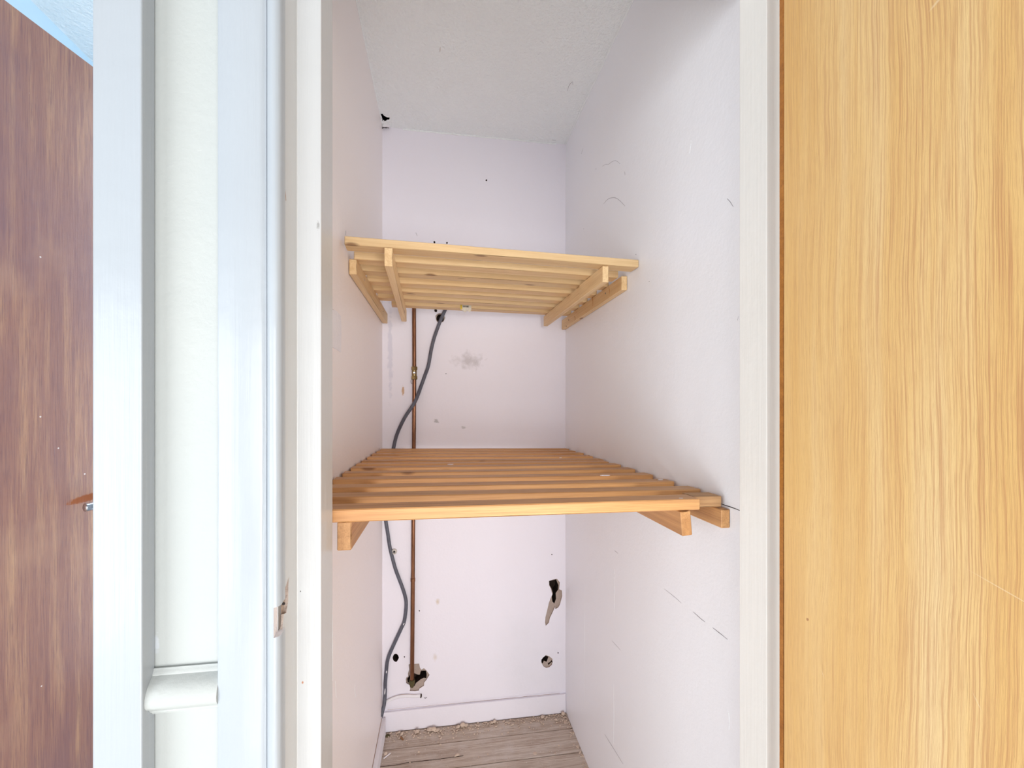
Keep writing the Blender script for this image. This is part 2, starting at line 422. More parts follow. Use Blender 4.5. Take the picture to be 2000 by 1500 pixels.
h2d = crop([(250,118),(350,92),(385,180),(380,248),(345,295),(350,380),(325,450),(297,420),(287,350),(303,300),(278,220),(252,175)], 7.5, 1040, 1120)
h3 = disc(1068, 1292.5, 11.5, 12, 11, 0.12)
h3d = crop([(128,1290),(150,1235),(190,1212),(240,1230),(225,1270),(212,1305),(170,1290),(155,1330),(132,1310)], 7.5, 1040, 1120)
h3e = crop([(228,1325),(262,1310),(285,1280),(298,1300),(265,1325),(240,1355)], 7.5, 1040, 1120)
hc = (sum(p[0] for p in h1d)/len(h1d), sum(p[1] for p in h1d)/len(h1d))
h1d = [(hc[0]+(u-hc[0])*0.94+0.31, hc[1]+(v-hc[1])*0.94+0.17) for u, v in h1d]
for s, d in ((h1, h1d), (h2, h2d), (h3, h3d)):
    hole(d, 0.06, M_dark); hole(s, 0.006, M_plaster)
hole(h3e, 0.04, M_dark)
hole(disc(772.8, 1284.5, 6, 8, 10, 0.1), 0.05, M_dark)
hole(disc(859.5, 621, 9.5, 9.5, 14, 0.1), 0.004, M_plaster); hole(disc(859.5, 621.5, 8, 8, 12, 0.1), 0.05, M_dark)
for u, v, r in ((851, 606.5, 3.2), (848.5, 473, 1.9), (873, 474.5, 1.9), (950, 352, 1.7), (819, 1193, 1.2), (790, 1283, 1.2), (1078, 1083, 1.0), (1090, 1275, 1.2), (871, 730, 0.9)):
    hole(disc(u, v, r, r*1.15, 7), 0.02, M_dark)
struct(wall_back, 'pinkish white back wall of the cupboard with broken plaster holes', 'wall')

wall_left = link('wall_left', box_bm(-0.36, XL, 0.684, YB, 0, ZC), [M_sidewall])
struct(wall_left, 'white left side wall inside the cupboard, tinted for bounced light', 'wall')
wall_right = link('wall_right', box_bm(XR, XR+0.10, 0.684, YB, 0, ZC), [M_rightwall])
struct(wall_right, 'white right side wall inside the cupboard with pencil arcs', 'wall')

ceil = link('ceiling', box_bm(-0.36, XR+0.10, 0.572, YB+0.12, ZC, ZC+0.06), [M_ceiling])
hp = crop([(300,560),(380,545),(460,640),(540,690),(620,730),(745,735),(720,830),(620,835),(560,890),(480,900),(440,850),(380,905),(385,830),(350,700)], 25, 730, 200)
P = [on_z(u, v, ZC) for u, v in hp]; P = [Vector((p.x+0.003, p.y, ZC-0.01)) for p in P]
carve(ceil, prism_pts(P, Vector((0, 0, 0.052))), M_dark); print('ceiling hole', P[0], P[6], len(ceil.data.vertices))
struct(ceil, 'grey white stippled ceiling inside the cupboard', 'ceiling')
flap = [on_z(746.5, 243, ZC), on_z(760.5, 243, ZC), on_z(761, 248.5, ZC), on_z(747, 249.5, ZC)]
flap = [Vector((p.x+0.002, min(p.y, YB-0.012), ZC+0.002)) for p in flap]
link('plaster_flap', prism_pts(flap, Vector((0, 0, -0.010))), M_filler, ceil)
link('crack', tube_bm(spline([on_y(746.5, 250.3, YB-0.006), on_y(750, 248.6, YB-0.006), on_y(754, 249.4, YB-0.006), on_y(757, 248.8, YB-0.006), on_y(759.5, 249.6, YB-0.006)], 3), 0.0022, 6), M_black, ceil)
# uneven bead of filler where ceiling meets the walls
link('filler_bead', tube_bm([(XL+0.08+i*0.03, YB-0.0005, ZC-0.002+0.0015*pnoise(Vector((i*0.9, 0, 0)))) for i in range(22)], 0.0035, 8), M_ceiling, ceil)
link('filler_bead', tube_bm([(XR-0.001, 0.72+i*0.05, ZC-0.002+0.002*pnoise(Vector((i*0.7, 3, 0)))) for i in range(23)], 0.004, 8), M_ceiling, ceil)
link('filler_bead', tube_bm([(XL+0.001, 0.72+i*0.05, ZC-0.001+0.002*pnoise(Vector((i*0.7, 9, 0)))) for i in range(20)], 0.003, 8), M_ceiling, ceil)

# floor: one sub-floor, every board in view its own plank
floor = link('floor', box_bm(-0.36, 0.65, 0.602, YB+0.12, -0.05, -0.022), [M_dark])
struct(floor, 'bare dusty grey brown floorboards', 'floor')
yy = 1.851
for i in range(10):
    y1, y0 = yy, yy-0.125
    x0, x1 = (XL-0.02, XR+0.02)
    bm = box_bm(-(x1-x0)/2, (x1-x0)/2, -0.0610, 0.0610, -0.011, 0.011, 0.0015)
    o = link('floorboard', bm, M_board, floor); o.location = ((x0+x1)/2, (y0+y1)/2, -0.011+random.uniform(-0.0015, 0.0))
    yy = y0
M_bounce_floor = paint('pale_bounce_floor', (238, 236, 232), (242, 240, 236), 0.95, 0.003, 300)  # unseen floor made pale to bounce light up to the cupboard ceiling
bounce_floor = link('floor', box_bm(-2.4, 2.4, -3.2, yy, -0.05, 0.004), [M_bounce_floor]); struct(bounce_floor, 'unseen landing floor in front of the cupboard, made pale to bounce light', 'floor')
for u, v, r in ((757, 1437, 0.008), (1045, 1471, 0.007), (1105, 1411, 0.006), (1128, 1458, 0.005)):
    p = on_z(u, v, 0.0)
    link('nail_head', lathe_bm((p.x, p.y, -0.002), (0, 0, 1), [(0, r*1.2), (0.0022, r*1.15), (0.003, r*0.8), (0.0024, r*0.45), (0.0035, r*0.3)], 14), M_rubble if u != 757 else M_verdigris, floor, True)
link('crack', tube_bm(spline([on_z(736, 1497.5, 0.0005), on_z(770, 1494.5, 0.0005), on_z(800, 1489, 0.0005), on_z(850, 1483.5, 0.0005), on_z(905, 1476, 0.0005)], 4), 0.0011, 6, 0.5), M_dark, floor)

bb = link('baseboard_back', box_bm(XL+0.001, XR-0.001, YB-0.012, YB-0.0005, 0.001, 0.079, 0.002, 2), M_backwall)
struct(bb, 'low painted skirting board along the back wall', 'skirting board')
link('paint_crack', tube_bm([on_y(u, 1386.3+(u-757)*(1353.3-1386.3)/344+0.7*pnoise(Vector((u*0.05, 0, 0))), YB-0.012) for u in range(757, 1100, 7)], 0.0007, 6), M_brown, bb)
bl = link('baseboard_left', box_bm(XL+0.0005, XL+0.016, 0.70, YB-0.022, 0.001, 0.067, 0.002, 2), M_filler)
struct(bl, 'narrow painted skirting board along the left wall', 'skirting board')
link('paint_crack', tube_bm([(XL+0.001, 0.8+i*0.05, 0.0675) for i in range(21)], 0.0012, 6), M_brown, bl)

# front wall strip, jambs, stops and casings
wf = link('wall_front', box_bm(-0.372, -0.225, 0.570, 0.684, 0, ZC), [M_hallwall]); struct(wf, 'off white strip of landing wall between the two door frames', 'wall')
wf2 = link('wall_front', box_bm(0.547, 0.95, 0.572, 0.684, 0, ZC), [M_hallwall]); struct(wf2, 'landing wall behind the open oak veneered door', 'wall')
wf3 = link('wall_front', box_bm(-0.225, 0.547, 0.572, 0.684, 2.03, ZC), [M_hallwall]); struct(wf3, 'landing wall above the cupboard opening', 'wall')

jl = link('trim_1', prism_z([(-0.224, 0.5635), (-0.187, 0.5635), (-0.187, 0.620), (-0.157, 0.620), (-0.157, 0.6835), (-0.224, 0.6835)], 0, 2.03, 0.0012), M_cream_dimmed)
struct(jl, 'cream painted left door jamb with planted stop', 'door jamb')
jr = link('trim_2', prism_z([(0.546, 0.5635), (0.527, 0.5635), (0.527, 0.620), (0.4974, 0.620), (0.4974, 0.6835), (0.546, 0.6835)], 0, 2.03, 0.0012), M_cream_lit)
struct(jr, 'cream painted right door jamb and stop beside the oak door', 'door jamb')
jh = link('trim_3', box_bm(-0.157, 0.4974, 0.60, 0.683, 1.995, 2.029), M_cream_dimmed)
struct(jh, 'cream painted door head over the cupboard opening', 'door jamb')

# architrave: flat board with a round bead on the inner edge
prof = [(-0.2516, 0.569), (-0.2516, 0.5535), (-0.2495, 0.5525)]
prof += [(-0.2075, 0.5525), (-0.2045, 0.5535), (-0.2022, 0.5550), (-0.2008, 0.5557)]
for k in range(0, 11):
    a = math.radians(200-k*20); prof.append((-0.1928+0.0082*math.cos(a), 0.5590-0.0082*math.sin(a)*0.95 if math.sin(a) > 0 else 0.5590+0.004))
prof = [p for i, p in enumerate(prof) if i == 0 or (Vector(p)-Vector(prof[i-1])).length > 2e-4]
prof += [(-0.1846, 0.5632), (-0.1846, 0.569)]
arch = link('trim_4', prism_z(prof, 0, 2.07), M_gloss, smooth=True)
struct(arch, 'white gloss architrave with rounded bead on left of the cupboard', 'architrave')
# torn out latch recess in jamb and bead
rec = crop([(200,800),(205,740),(330,690),(440,600),(470,400),(555,290),(540,560),(545,860),(460,1020),(330,1170),(190,1290),(195,1000)], 15, 530, 1150)
q0 = on_x(553, 1195, -0.187)
cut = [Vector((-0.195, 0.546, q0.z+0.012)), Vector((-0.181, 0.546, q0.z+0.016)), Vector((-0.181, 0.578, q0.z+0.027)), Vector((-0.181, 0.5885, q0.z+0.034)), Vector((-0.181, 0.586, q0.z+0.004)),
       Vector((-0.181, 0.580, q0.z-0.006)), Vector((-0.181, 0.572, q0.z-0.004)), Vector((-0.181, 0.566, q0.z-0.020)), Vector((-0.181, 0.546, q0.z-0.028))]
cut = [Vector((-0.1795, p.y, p.z)) for p in cut[1:]]
carve(jl, prism_pts(cut, Vector((-0.0115, 0, 0))), M_plaster)
carve(arch, prism_pts([Vector((-0.1795, 0.54, q0.z+0.011)), Vector((-0.1795, 0.5695, q0.z+0.016)), Vector((-0.1795, 0.5695, q0.z-0.019)), Vector((-0.1795, 0.54, q0.z-0.024))], Vector((-0.0120, 0, 0))), M_filler)
link('strike_plate', box_bm(-0.1915, -0.1895, 0.5640, 0.5690, q0.z-0.019, q0.z+0.011, 0.0004), M_steel, jl)
link('screw', lathe_bm((-0.1905, 0.578, q0.z+0.006), (1, 0, 0), [(0, 0.0016), (0.002, 0.0016), (0.0026, 0.001)], 10), M_black, jl)
link('paint_crack', tube_bm(spline([on_x(550.6, 190, -0.1869), on_x(551.5, 290, -0.1869), on_x(554, 345, -0.1869), on_x(558.5, 392, -0.1869)], 5), [0.0003+0.0006*math.sin(math.pi*i/15) for i in range(16)], 6), M_brown, jl)

# casing of the left doorway and the moulded rail
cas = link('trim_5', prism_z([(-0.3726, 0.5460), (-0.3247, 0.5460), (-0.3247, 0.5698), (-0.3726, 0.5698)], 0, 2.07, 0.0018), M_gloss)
struct(cas, 'white gloss door casing beside the red brown door', 'architrave')
ding = on_y(199, 947, 0.546)
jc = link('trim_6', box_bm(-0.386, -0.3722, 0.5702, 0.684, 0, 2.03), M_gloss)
struct(jc, 'white painted edge of the left doorway behind its casing', 'door jamb')
rp = [(0.5699, 0.045), (0.5665, 0.045), (0.5655, 0.041), (0.5640, 0.0385), (0.5640, 0.036), (0.5615, 0.0335), (0.5580, 0.030), (0.5545, 0.025), (0.5520, 0.019), (0.5505, 0.013),
      (0.5500, 0.007), (0.5505, 0.001), (0.5530, -0.004), (0.5570, -0.007), (0.5580, -0.0095), (0.5600, -0.011), (0.5600, -0.013), (0.5630, -0.0145), (0.5640, -0.018), (0.5699, -0.018)]
rp = [(y, z*0.80) for y, z in rp]
zr = on_y(296, 1396, 0.5640).z+0.0150
bm = bmesh.new()
A = [bm.verts.new((-0.3246, y, zr+z)) for y, z in rp]; B = [bm.verts.new((-0.2517, y, zr+z)) for y, z in rp]
for i in range(len(rp)): bm.faces.new((A[i], A[(i+1) % len(rp)], B[(i+1) % len(rp)], B[i]))
bm.faces.new(A); bm.faces.new(B)
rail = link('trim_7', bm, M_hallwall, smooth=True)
struct(rail, 'off white moulded dado rail between the two door frames', 'dado rail')

# the room beyond the left doorway
wl2 = link('wall_far_left', box_bm(-1.213, -1.113, 0.50, 3.2, 0, ZC), [M_blue]); struct(wl2, 'pale blue wall beyond the open red brown door', 'wall')
wn = link('wall_side', box_bm(-1.113, -0.905, 0.50, 0.60, 0, ZC), [M_hallwall]); struct(wn, 'short wall that carries the red brown door', 'wall')
wb2 = link('wall_far_back', box_bm(-1.113, -0.36, 3.1, 3.2, 0, ZC), [M_blue]); struct(wb2, 'pale blue far wall of the room on the left', 'wall')
ce2 = link('ceiling', box_bm(-1.213, -0.36, 0.572, 3.2, ZC, ZC+0.06), [M_artex]); struct(ce2, 'white coarse textured ceiling of the room on the left', 'ceiling')
wo = link('wall_side', box_bm(-0.42, -0.36, 0.90, 3.1, 0, ZC), [M_blue]); struct(wo, 'outer face of the cupboard wall in the left room', 'wall')
fl2 = link('floor', box_bm(-1.213, -0.361, yy+0.002, 3.2, -0.05, 0.0), [M_board]); struct(fl2, 'floor of the room on the left', 'floor')

# ------------------------------------------------------------------ doors
# left: red brown leaf standing ajar; local X along the leaf, +Y away from the visible face
dirv = Vector((0.0347, 0.1447, 0)).normalized()
hinge = Vector((-0.7607, 0.9164, 0))-dirv*0.345
ang = math.atan2(dirv.y, dirv.x)
LEN1 = 0.68
def leaf_local(u, v, off=0.0):
    n = Vector((-dirv.y, dirv.x, 0)); d = ray(u, v)
    t = (hinge-n*off-EYE).dot(n)/d.dot(n); p = EYE+d*t
    return Vector(((p-hinge).dot(dirv), 0, p.z))
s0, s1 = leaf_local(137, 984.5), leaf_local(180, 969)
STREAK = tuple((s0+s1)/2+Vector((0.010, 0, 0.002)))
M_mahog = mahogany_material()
d1 = empty('door_1', hinge, (0, 0, ang)); struct(d1, 'red brown varnished flush door standing open at far left', 'door')
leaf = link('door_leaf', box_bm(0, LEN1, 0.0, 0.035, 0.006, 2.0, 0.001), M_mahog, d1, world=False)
tip = leaf_local(169.5, 990, 0.043); hx = tip.x+0.105
link('rose', lathe_bm((hx, 0, tip.z+0.002), (0, -1, 0), [(0, 0.025), (0.006, 0.025), (0.009, 0.020), (0.009, 0.011), (0.038, 0.010), (0.040, 0.008)], 24), M_chrome, d1, True, world=False)
lv = spline([(hx, -0.040, tip.z+0.002), (hx-0.02, -0.044, tip.z+0.001), (hx-0.06, -0.044, tip.z), (hx-0.098, -0.042, tip.z-0.001), (hx-0.108, -0.040, tip.z-0.001)], 5)
link('lever', tube_bm(lv, [0.0085]*(len(lv)-2)+[0.0075, 0.005], 14), M_chrome, d1, True, world=False)
for z in (0.25, 1.05, 1.78):
    link('hinge', tube_bm([(-0.004, -0.002, z), (-0.004, -0.002, z+0.09)], 0.006, 12), M_steel, d1, True, world=False)
# right: golden oak flush leaf swung out towards the viewer; local -Y along the leaf
d2 = empty('door_2', (0.4870, DOOR2Y, 0)); struct(d2, 'golden oak veneered flush door swung open on the right', 'door')
link('door_leaf', box_bm(0.0, 0.035, -0.61, -0.0105, 0.006, 1.985, 0.0008), M_oak, d2, world=False)
link('edge_lipping', box_bm(0.0004, 0.0346, -0.0100, -0.0012, 0.006, 1.985, 0.0006), M_lip, d2, world=False)
for z in (0.22, 1.00, 1.72):
    link('hinge', tube_bm([(0.042, -0.001, z), (0.042, -0.001, z+0.09)], 0.005, 12), M_steel, d2, True, world=False)

# ------------------------------------------------------------------ marks on walls
def mark(parent, pts, r, mat, name='scuff_mark'):
    P = spline(pts, 5); n = len(P)
    return link(name, tube_bm(P, [0.62*r*(0.35+0.65*math.sin(math.pi*(i+0.5)/n)) for i in range(n)], 5), mat, parent)
rx = lambda u, v: on_x(u, v, XR-0.0001)
for pts, r in (([(1179, 398), (1186, 390), (1194, 386.5), (1202, 386.5), (1212, 393), (1221, 403)], 0.0010),
               ([(1176, 325), (1182, 321.5), (1188, 321), (1195, 316), (1203, 314), (1211, 320)], 0.0007),
               ([(1220, 335), (1221, 342)], 0.0007), ([(1135, 301), (1139, 290)], 0.0006),
               ([(1420, 388), (1426, 394), (1432, 404)], 0.0009), ([(1440, 626), (1443, 617)], 0.0006),
               ([(1297, 1150), (1315, 1164), (1331, 1178)], 0.0006), ([(1354, 1195), (1366, 1206), (1377, 1215)], 0.0010),
               ([(1392, 1226), (1405, 1236), (1421, 1249)], 0.0011), ([(1181, 1434), (1196, 1458), (1217, 1492)], 0.0010),
               ([(1195, 1251), (1203, 1260), (1212, 1270)], 0.0006), ([(1200, 1075), (1207, 1081)], 0.0006)):
    mark(wall_right, [rx(*p) for p in pts], r, M_pencil, 'pencil_mark')
mark(wall_right, [rx(*p) for p in ((1408, 984), (1420, 988), (1432, 992), (1447, 998))], 0.0014, M_black, 'pencil_mark')
for pts in ([(1142, 1140), (1142, 1260), (1141.5, 1376)], [(1200, 1110), (1200, 1200)], [(1198, 1335), (1199, 1400), (1198, 1455)], [(1346, 304), (1349, 285), (1350, 272)], [(1420, 1384), (1424, 1400), (1424, 1425)]):
    mark(wall_right, [rx(*p) for p in pts], 0.0007, M_ceiling, 'paint_run')
for u, v in ((1164, 330), (1140, 447), (1242, 497), (1268, 550), (1113, 497)):
    p = rx(u, v); link('nail_hole', lathe_bm(p+Vector((0.001, 0, 0)), (-1, 0, 0), [(0, 0.0012), (0.0013, 0.001)], 7), M_black, wall_right)
lx = lambda u, v: on_x(u, v, XL+0.0001)
patch = [lx(u, v) for u, v in ((646, 604), (655, 607), (664, 617.5), (665, 640), (664.5, 668), (664.5, 688), (657, 683), (646, 677))]
link('filler_patch', prism_pts(patch, Vector((0.0022, 0, 0))), M_filler, wall_left)
mark(wall_left, [lx(649, 604), lx(655, 608), lx(660, 614), lx(664, 618)], 0.0016, M_brown, 'paint_crack')
mark(wall_left, [lx(664.8, 620), lx(665.2, 650), lx(664.8, 688)], 0.0010, M_pencil, 'paint_crack')
mark(wall_left, [lx(675.5, 450), lx(675.5, 460)], 0.0009, M_pencil, 'pencil_mark')
for pts in ([(649, 1180), (650, 1330)], [(655, 1330), (656.5, 1362)], [(694, 1335), (693, 1350), (695, 1362)]):
    mark(wall_left, [lx(*p) for p in pts], 0.0009, M_ceiling, 'paint_run')
cz = lambda u, v: on_z(u, v, ZC-0.0001)
mark(ceil, [cz(1108, 178), cz(1112, 166), cz(1118, 160), cz(1119, 166)], 0.0012, M_pencil, 'pencil_mark')
mark(ceil, [cz(1078, 273), cz(1086, 274)], 0.0012, M_pencil, 'pencil_mark')
mark(ceil, [cz(860, 92), cz(859, 102)], 0.0010, M_brown, 'pencil_mark')
mark(wall_back, [on_y(812, 454, YB), on_y(815, 461, YB)], 0.0012, M_pencil, 'pencil_mark')

# ------------------------------------------------------------------ slatted shelves
def z_low(x): return 1.277-0.1475+(x+0.228)/(0.738)*(-0.0115)
SH = 0.0195; SW = 0.043
low = empty('slatted_shelf', (0.14, 1.2, 1.10))
tag(low, 'lower slatted shelf of aged orange pine seen from above', 'shelf')
R = [0.725, 0.8175, 0.918, 1.020, 1.120, 1.2176, 1.287, 1.353, 1.447, 1.557, 1.640, 1.744]
Lf = [0.690, 0.787, 0.885, 0.985, 1.0765, 1.172, 1.241, 1.325, 1.4217, 1.5177, 1.6195, 1.712]
XE = [0.4505, 0.5095, 0.509, 0.510, 0.509, 0.510, 0.500, 0.509, 0.507, 0.510, 0.506, 0.510]
for i in range(12):
    xl = -0.2285+random.uniform(0, 0.002); xr = XE[i]
    sl = (R[i]-Lf[i])/(0.738 if i else 0.6785)
    if i == 0: sl = (0.725-0.692)/(0.45+0.159)
    yl = R[i]+(xl-(0.51 if i else 0.45))*sl; yr = R[i]+(xr-(0.51 if i else 0.45))*sl
    zj = random.uniform(-0.0006, 0.0006)
    bar('slat', (xl, yl+SW/2, z_low(xl)-SH/2+zj), (xr, yr+SW/2, z_low(xr)-SH/2+zj), SW, SH, M_pine_old, low, 0.0016)
o = bar('end_block', (0.4515, 0.767, z_low(0.45)-SH/2), (0.508, 0.768, z_low(0.508)-SH/2), 0.040, SH, M_pine_dark, low)
for zf, hh in ((0.0, 0),):
    pass
# two bearers under the slats
bar('bearer', (-0.1440, 0.699, z_low(-0.144)-SH-0.0218), (-0.1440, 1.775, z_low(-0.144)-SH-0.0218), 0.0205, 0.0425, M_pine_dark, low)
bar('bearer', (0.4235, 0.722, z_low(0.4235)-SH-0.0222), (0.4235, 1.800, z_low(0.4235)-SH-0.0222), 0.0190, 0.0430, M_pine_old, low, roll=math.radians(-5))
# wall battens that carry it
b1 = bar('wall_batten', (0.5098, 0.738, 1.277-0.1975-0.0010), (0.5098, 1.824, 1.277-0.1975-0.0010), 0.0172, 0.0335, M_pine_old, None)
tag(b1, 'orange pine batten on the right wall under the lower shelf', 'batten')
b2 = bar('wall_batten', (-0.2222, 0.74, z_low(-0.222)-SH-0.0182), (-0.2222, 1.824, z_low(-0.222)-SH-0.0182), 0.0172, 0.0335, M_pine_old, None)
tag(b2, 'pine batten on the left wall under the lower shelf', 'batten')
# white drips of paint on the slats
for u, v, s in ((1182, 928.5, 0.006), (1095, 894, 0.002), (880, 907, 0.004), (1290, 937, 0.003), (1330, 973.5, 0.002)):
    p = on_z(u, v, z_low(0.2)+0.0002)
    zz = z_low(p.x)
    p = on_z(u, v, zz)
    bmx = bmesh.new(); n = 10
    vs = [bmx.verts.new((p.x+s*2.0*math.cos(k*2*math.pi/n)*(1+0.3*math.sin(k*3.1)), p.y+s*math.sin(k*2*math.pi/n)*(1+0.3*math.cos(k*2.3)), zz-0.0004)) for k in range(n)]
    vt = [bmx.verts.new(v0.co*1.0+Vector((0, 0, 0.0012))) for v0 in vs]
    for k in range(n): bmx.faces.new((vs[k], vs[(k+1) % n], vt[(k+1) % n], vt[k]))
    bmx.faces.new(vs); bmx.faces.new(vt)
    link('paint_drip', bmx, M_filler, low)

# upper shelf
ZU = 1.277+0.3795; UH = 0.0195; UW = 0.043
up = empty('slatted_shelf', (0.14, 1.4, ZU-0.04))
tag(up, 'upper slatted shelf of pale pine seen from below', 'shelf')
ys = [1.094, 1.194, 1.289, 1.393, 1.490, 1.588, 1.685]
xc = [0.135, 0.147, 0.159, 0.172, 0.184, 0.195, 0.206]
xls = [-0.2220, -0.2195, -0.222, -0.220, -0.221, -0.216, -0.180]
xrs = [0.5165, 0.500, 0.508, 0.507, 0.508, 0.509, 0.506]
for i in range(7):
    sl = 0.058
    yl = ys[i]+(xls[i]-xc[i])*sl; yr = ys[i]+(xrs[i]-xc[i])*sl
    bar('slat', (xls[i], yl+UW/2, ZU+0.001+UH/2), (xrs[i], yr+UW/2, ZU-0.001+UH/2), UW, UH, M_pine_new, up)
bar('bearer', (-0.1225, 1.074, ZU-0.0222), (-0.1410, 1.745, ZU-0.0222), 0.0185, 0.0430, M_pine_new, up)
bar('bearer', (0.4265, 1.118, ZU-0.0230), (0.4215, 1.305, ZU-0.0230), 0.0165, 0.0430, M_pine_new, up)
bar('bearer', (0.4255, 1.306, ZU-0.0220), (0.4165, 1.760, ZU-0.0220), 0.0165, 0.0400, M_pine_new, up)
p = on_y(908, 604.5, 1.735)
st = link('sticker', box_bm(-0.021, 0.021, -0.0008, 0.0, -0.011, 0.011), M_paper, up); st.matrix_parent_inverse = Matrix.Identity(4)
st.location = Vector((p.x, 1.6845+(p.x-0.206)*0.058-0.0006, ZU+0.006))-up.location; st.rotation_euler = (0, 0, 0.058)
stp = st
y_ = link('yellow_flash', box_bm(-0.0205, -0.013, -0.0012, -0.0009, -0.010, 0.010), M_yellow, stp, world=False)
pr = bmesh.new()
xx = -0.010
for k in range(11):
    wq = random.choice((0.0007, 0.0012, 0.0018))
    t = box_bm(xx, xx+wq, -0.0012, -0.0009, -0.002, 0.004); me_ = bpy.data.meshes.new('t'); t.to_mesh(me_); t.free(); pr.from_mesh(me_); bpy.data.meshes.remove(me_)
    xx += wq+0.0009
link('print', pr, M_black, stp, world=False)
tp = [(-0.016, -0.010), (-0.004, -0.010), (0.006, -0.011), (0.019, -0.010), (0.020, -0.016), (0.014, -0.020), (0.009, -0.015), (0.004, -0.014), (0.000, -0.021), (-0.005, -0.019), (-0.008, -0.014), (-0.014, -0.014)]
link('torn_edge', prism_pts([Vector((x, -0.0009, z)) for x, z in tp], Vector((0, 0.0006, 0))), M_paper, stp, world=False)

b3 = bar('wall_batten', (-0.2205, 1.172, 1.277+0.3605), (-0.2205, 1.822, 1.277+0.3605), 0.0185, 0.0385, M_pine_new, None)
tag(b3, 'pale pine batten on the left wall under the upper shelf', 'batten')
b4 = bar('wall_batten', (0.5098, 1.1916, 1.277+0.3572), (0.5098, 1.824, 1.277+0.3572), 0.0168, 0.0395, M_pine_new, None)
tag(b4, 'pale pine batten on the right wall under the upper shelf', 'batten')
def screw(b, u, v, x, nx, mat=M_steel, r=0.0028):
    p = on_x(u, v, x)
    link('screw', lathe_bm(p-Vector((nx*0.002, 0, 0)), (nx, 0, 0), [(0, r), (0.0024, r), (0.0030, r*0.8), (0.0030, r*0.3)], 10), mat, b)
screw(b3, 711.5, 546.5, -0.2112, 1, M_chrome); screw(b3, 748, 608, -0.2112, 1, M_black, 0.002)
screw(b4, 1182.5, 573, 0.5013, -1); screw(b4, 1111, 625, 0.5013, -1, M_black, 0.0022); screw(b4, 1106, 637, 0.5013, -1, M_black, 0.0022)
for u, v0, v1 in ((1190, 559, 578), (1157.5, 578, 598), (1123, 617, 626)):
    mark(b4, [on_x(u-1, v0, 0.5013), on_x(u+0.5, (v0+v1)/2, 0.5013), on_x(u, v1, 0.5013)], 0.0013, M_lip, 'dark_line')  # thin dark lines across the batten face

# ------------------------------------------------------------------ pipe, cable, clip, conduit
YP = YB-0.016
pipe = empty('copper_pipe', (on_y(806, 1330, YP).x, YP, on_y(806, 1330, YP).z))
tag(pipe, 'upright tarnished copper water pipe on the back wall', 'pipe')
T = Vector((on_y(809.2, 600, YP).x-0.001, YP, 1.277+0.44)); V1 = on_y(809.2, 719, YP); V2 = on_y(809.3, 738, YP); B0 = on_y(804.8, 1330, YP)
link('pipe_run', tube_bm([T, V1], 0.0077, 20), M_copper, pipe, True)
link('pipe_run', tube_bm([V2, on_y(807.5, 1000, YP), on_y(806.5, 1132, YP)], 0.0075, 20), M_copper, pipe, True)
link('pipe_run', tube_bm([on_y(806.5, 1133, YP), on_y(804.8, 1330, YP)], 0.0080, 20), M_copper, pipe, True)
link('solder_collar', lathe_bm(on_y(806.5, 1129, YP), (0, 0, -1), [(0, 0.0078), (0.001, 0.0092), (0.013, 0.0092), (0.014, 0.0078)], 20), M_copper, pipe, True)
link('end_cap', lathe_bm(T-Vector((0, 0, 0.012)), (0, 0, 1), [(0, 0.0095), (0.012, 0.0095), (0.014, 0.007)], 20), M_brass, pipe, True)
vt = on_y(809.2, 716, YP); vb = on_y(809.2, 741.5, YP)
valve = link('isolation_valve', lathe_bm(vt-Vector((0, 0, 0.012)), (0, 0, -1), [(0, 0.0085), (0.001, 0.0095), (0.026, 0.0095), (0.027, 0.0085)], 20), M_brass, pipe, True)
for zt in (vt.z, vb.z+0.0145):
    link('hex_nut', lathe_bm(Vector((vt.x, YP, zt)), (0, 0, -1), [(0, 0.0105), (0.0015, 0.0125), (0.013, 0.0125), (0.0145, 0.0105)], 6), M_brass, pipe)
link('valve_screw', lathe_bm(Vector((vt.x+0.001, YP-0.009, (vt.z+vb.z)/2)), (0, -1, 0), [(0, 0.0055), (0.003, 0.0055), (0.0035, 0.0048), (0.0025, 0.0012)], 16), M_chrome, pipe, True)
link('end_fitting', lathe_bm(on_y(804.8, 1327, YP), (0, 0, -1), [(0, 0.0085), (0.001, 0.0118), (0.010, 0.0122), (0.018, 0.011), (0.028, 0.007), (0.032, 0.004)], 18), M_verdigris, pipe, True)
hookp = [on_y(804.5, 741, YP), on_y(802.5, 744, YP-0.004), on_y(803.2, 748, YP-0.006), on_y(805, 750, YP-0.008)]
link('wire_twist', tube_bm(spline(hookp, 4), 0.0008, 6), M_steel, pipe)

YQ = YB-0.009
cp = [(872.5, 598), (869.6, 605), (862, 622), (856, 637), (848, 660), (842.4, 682.4), (836.7, 714), (830, 733), (823, 752.7), (810.7, 784.4), (790.3, 816), (775.5, 847.9), (768.7, 875), (762, 910), (755, 960), (753, 1000), (753.6, 1017.5),
      (757.3, 1041), (761.5, 1069), (767, 1092), (772.8, 1112.8), (780, 1132), (786, 1148), (791.5, 1166), (793.3, 1183), (789.8, 1212.5), (783, 1229), (775.7, 1244.8), (762.5, 1274), (757, 1290), (754.6, 1309), (752.5, 1335), (752.3, 1353)]
P = []
for u, v in cp:
    y = YQ
    if 600 < v < 720 and 835 < u < 875: y = YQ-0.010      # swings clear of the wall here
    if 760 < v < 830: y = YQ-0.022                          # crosses in front of the copper pipe
    P.append(on_y(u, v, y))
P.insert(0, Vector((P[0].x+0.006, YQ-0.006, P[0].z+0.05))); P.insert(0, Vector((P[0].x+0.002, YQ-0.002, P[0].z+0.06)))
P += [on_y(750.5, 1375, YB-0.018), on_y(747, 1390, YB-0.028), on_y(744.5, 1400, YB-0.038)]
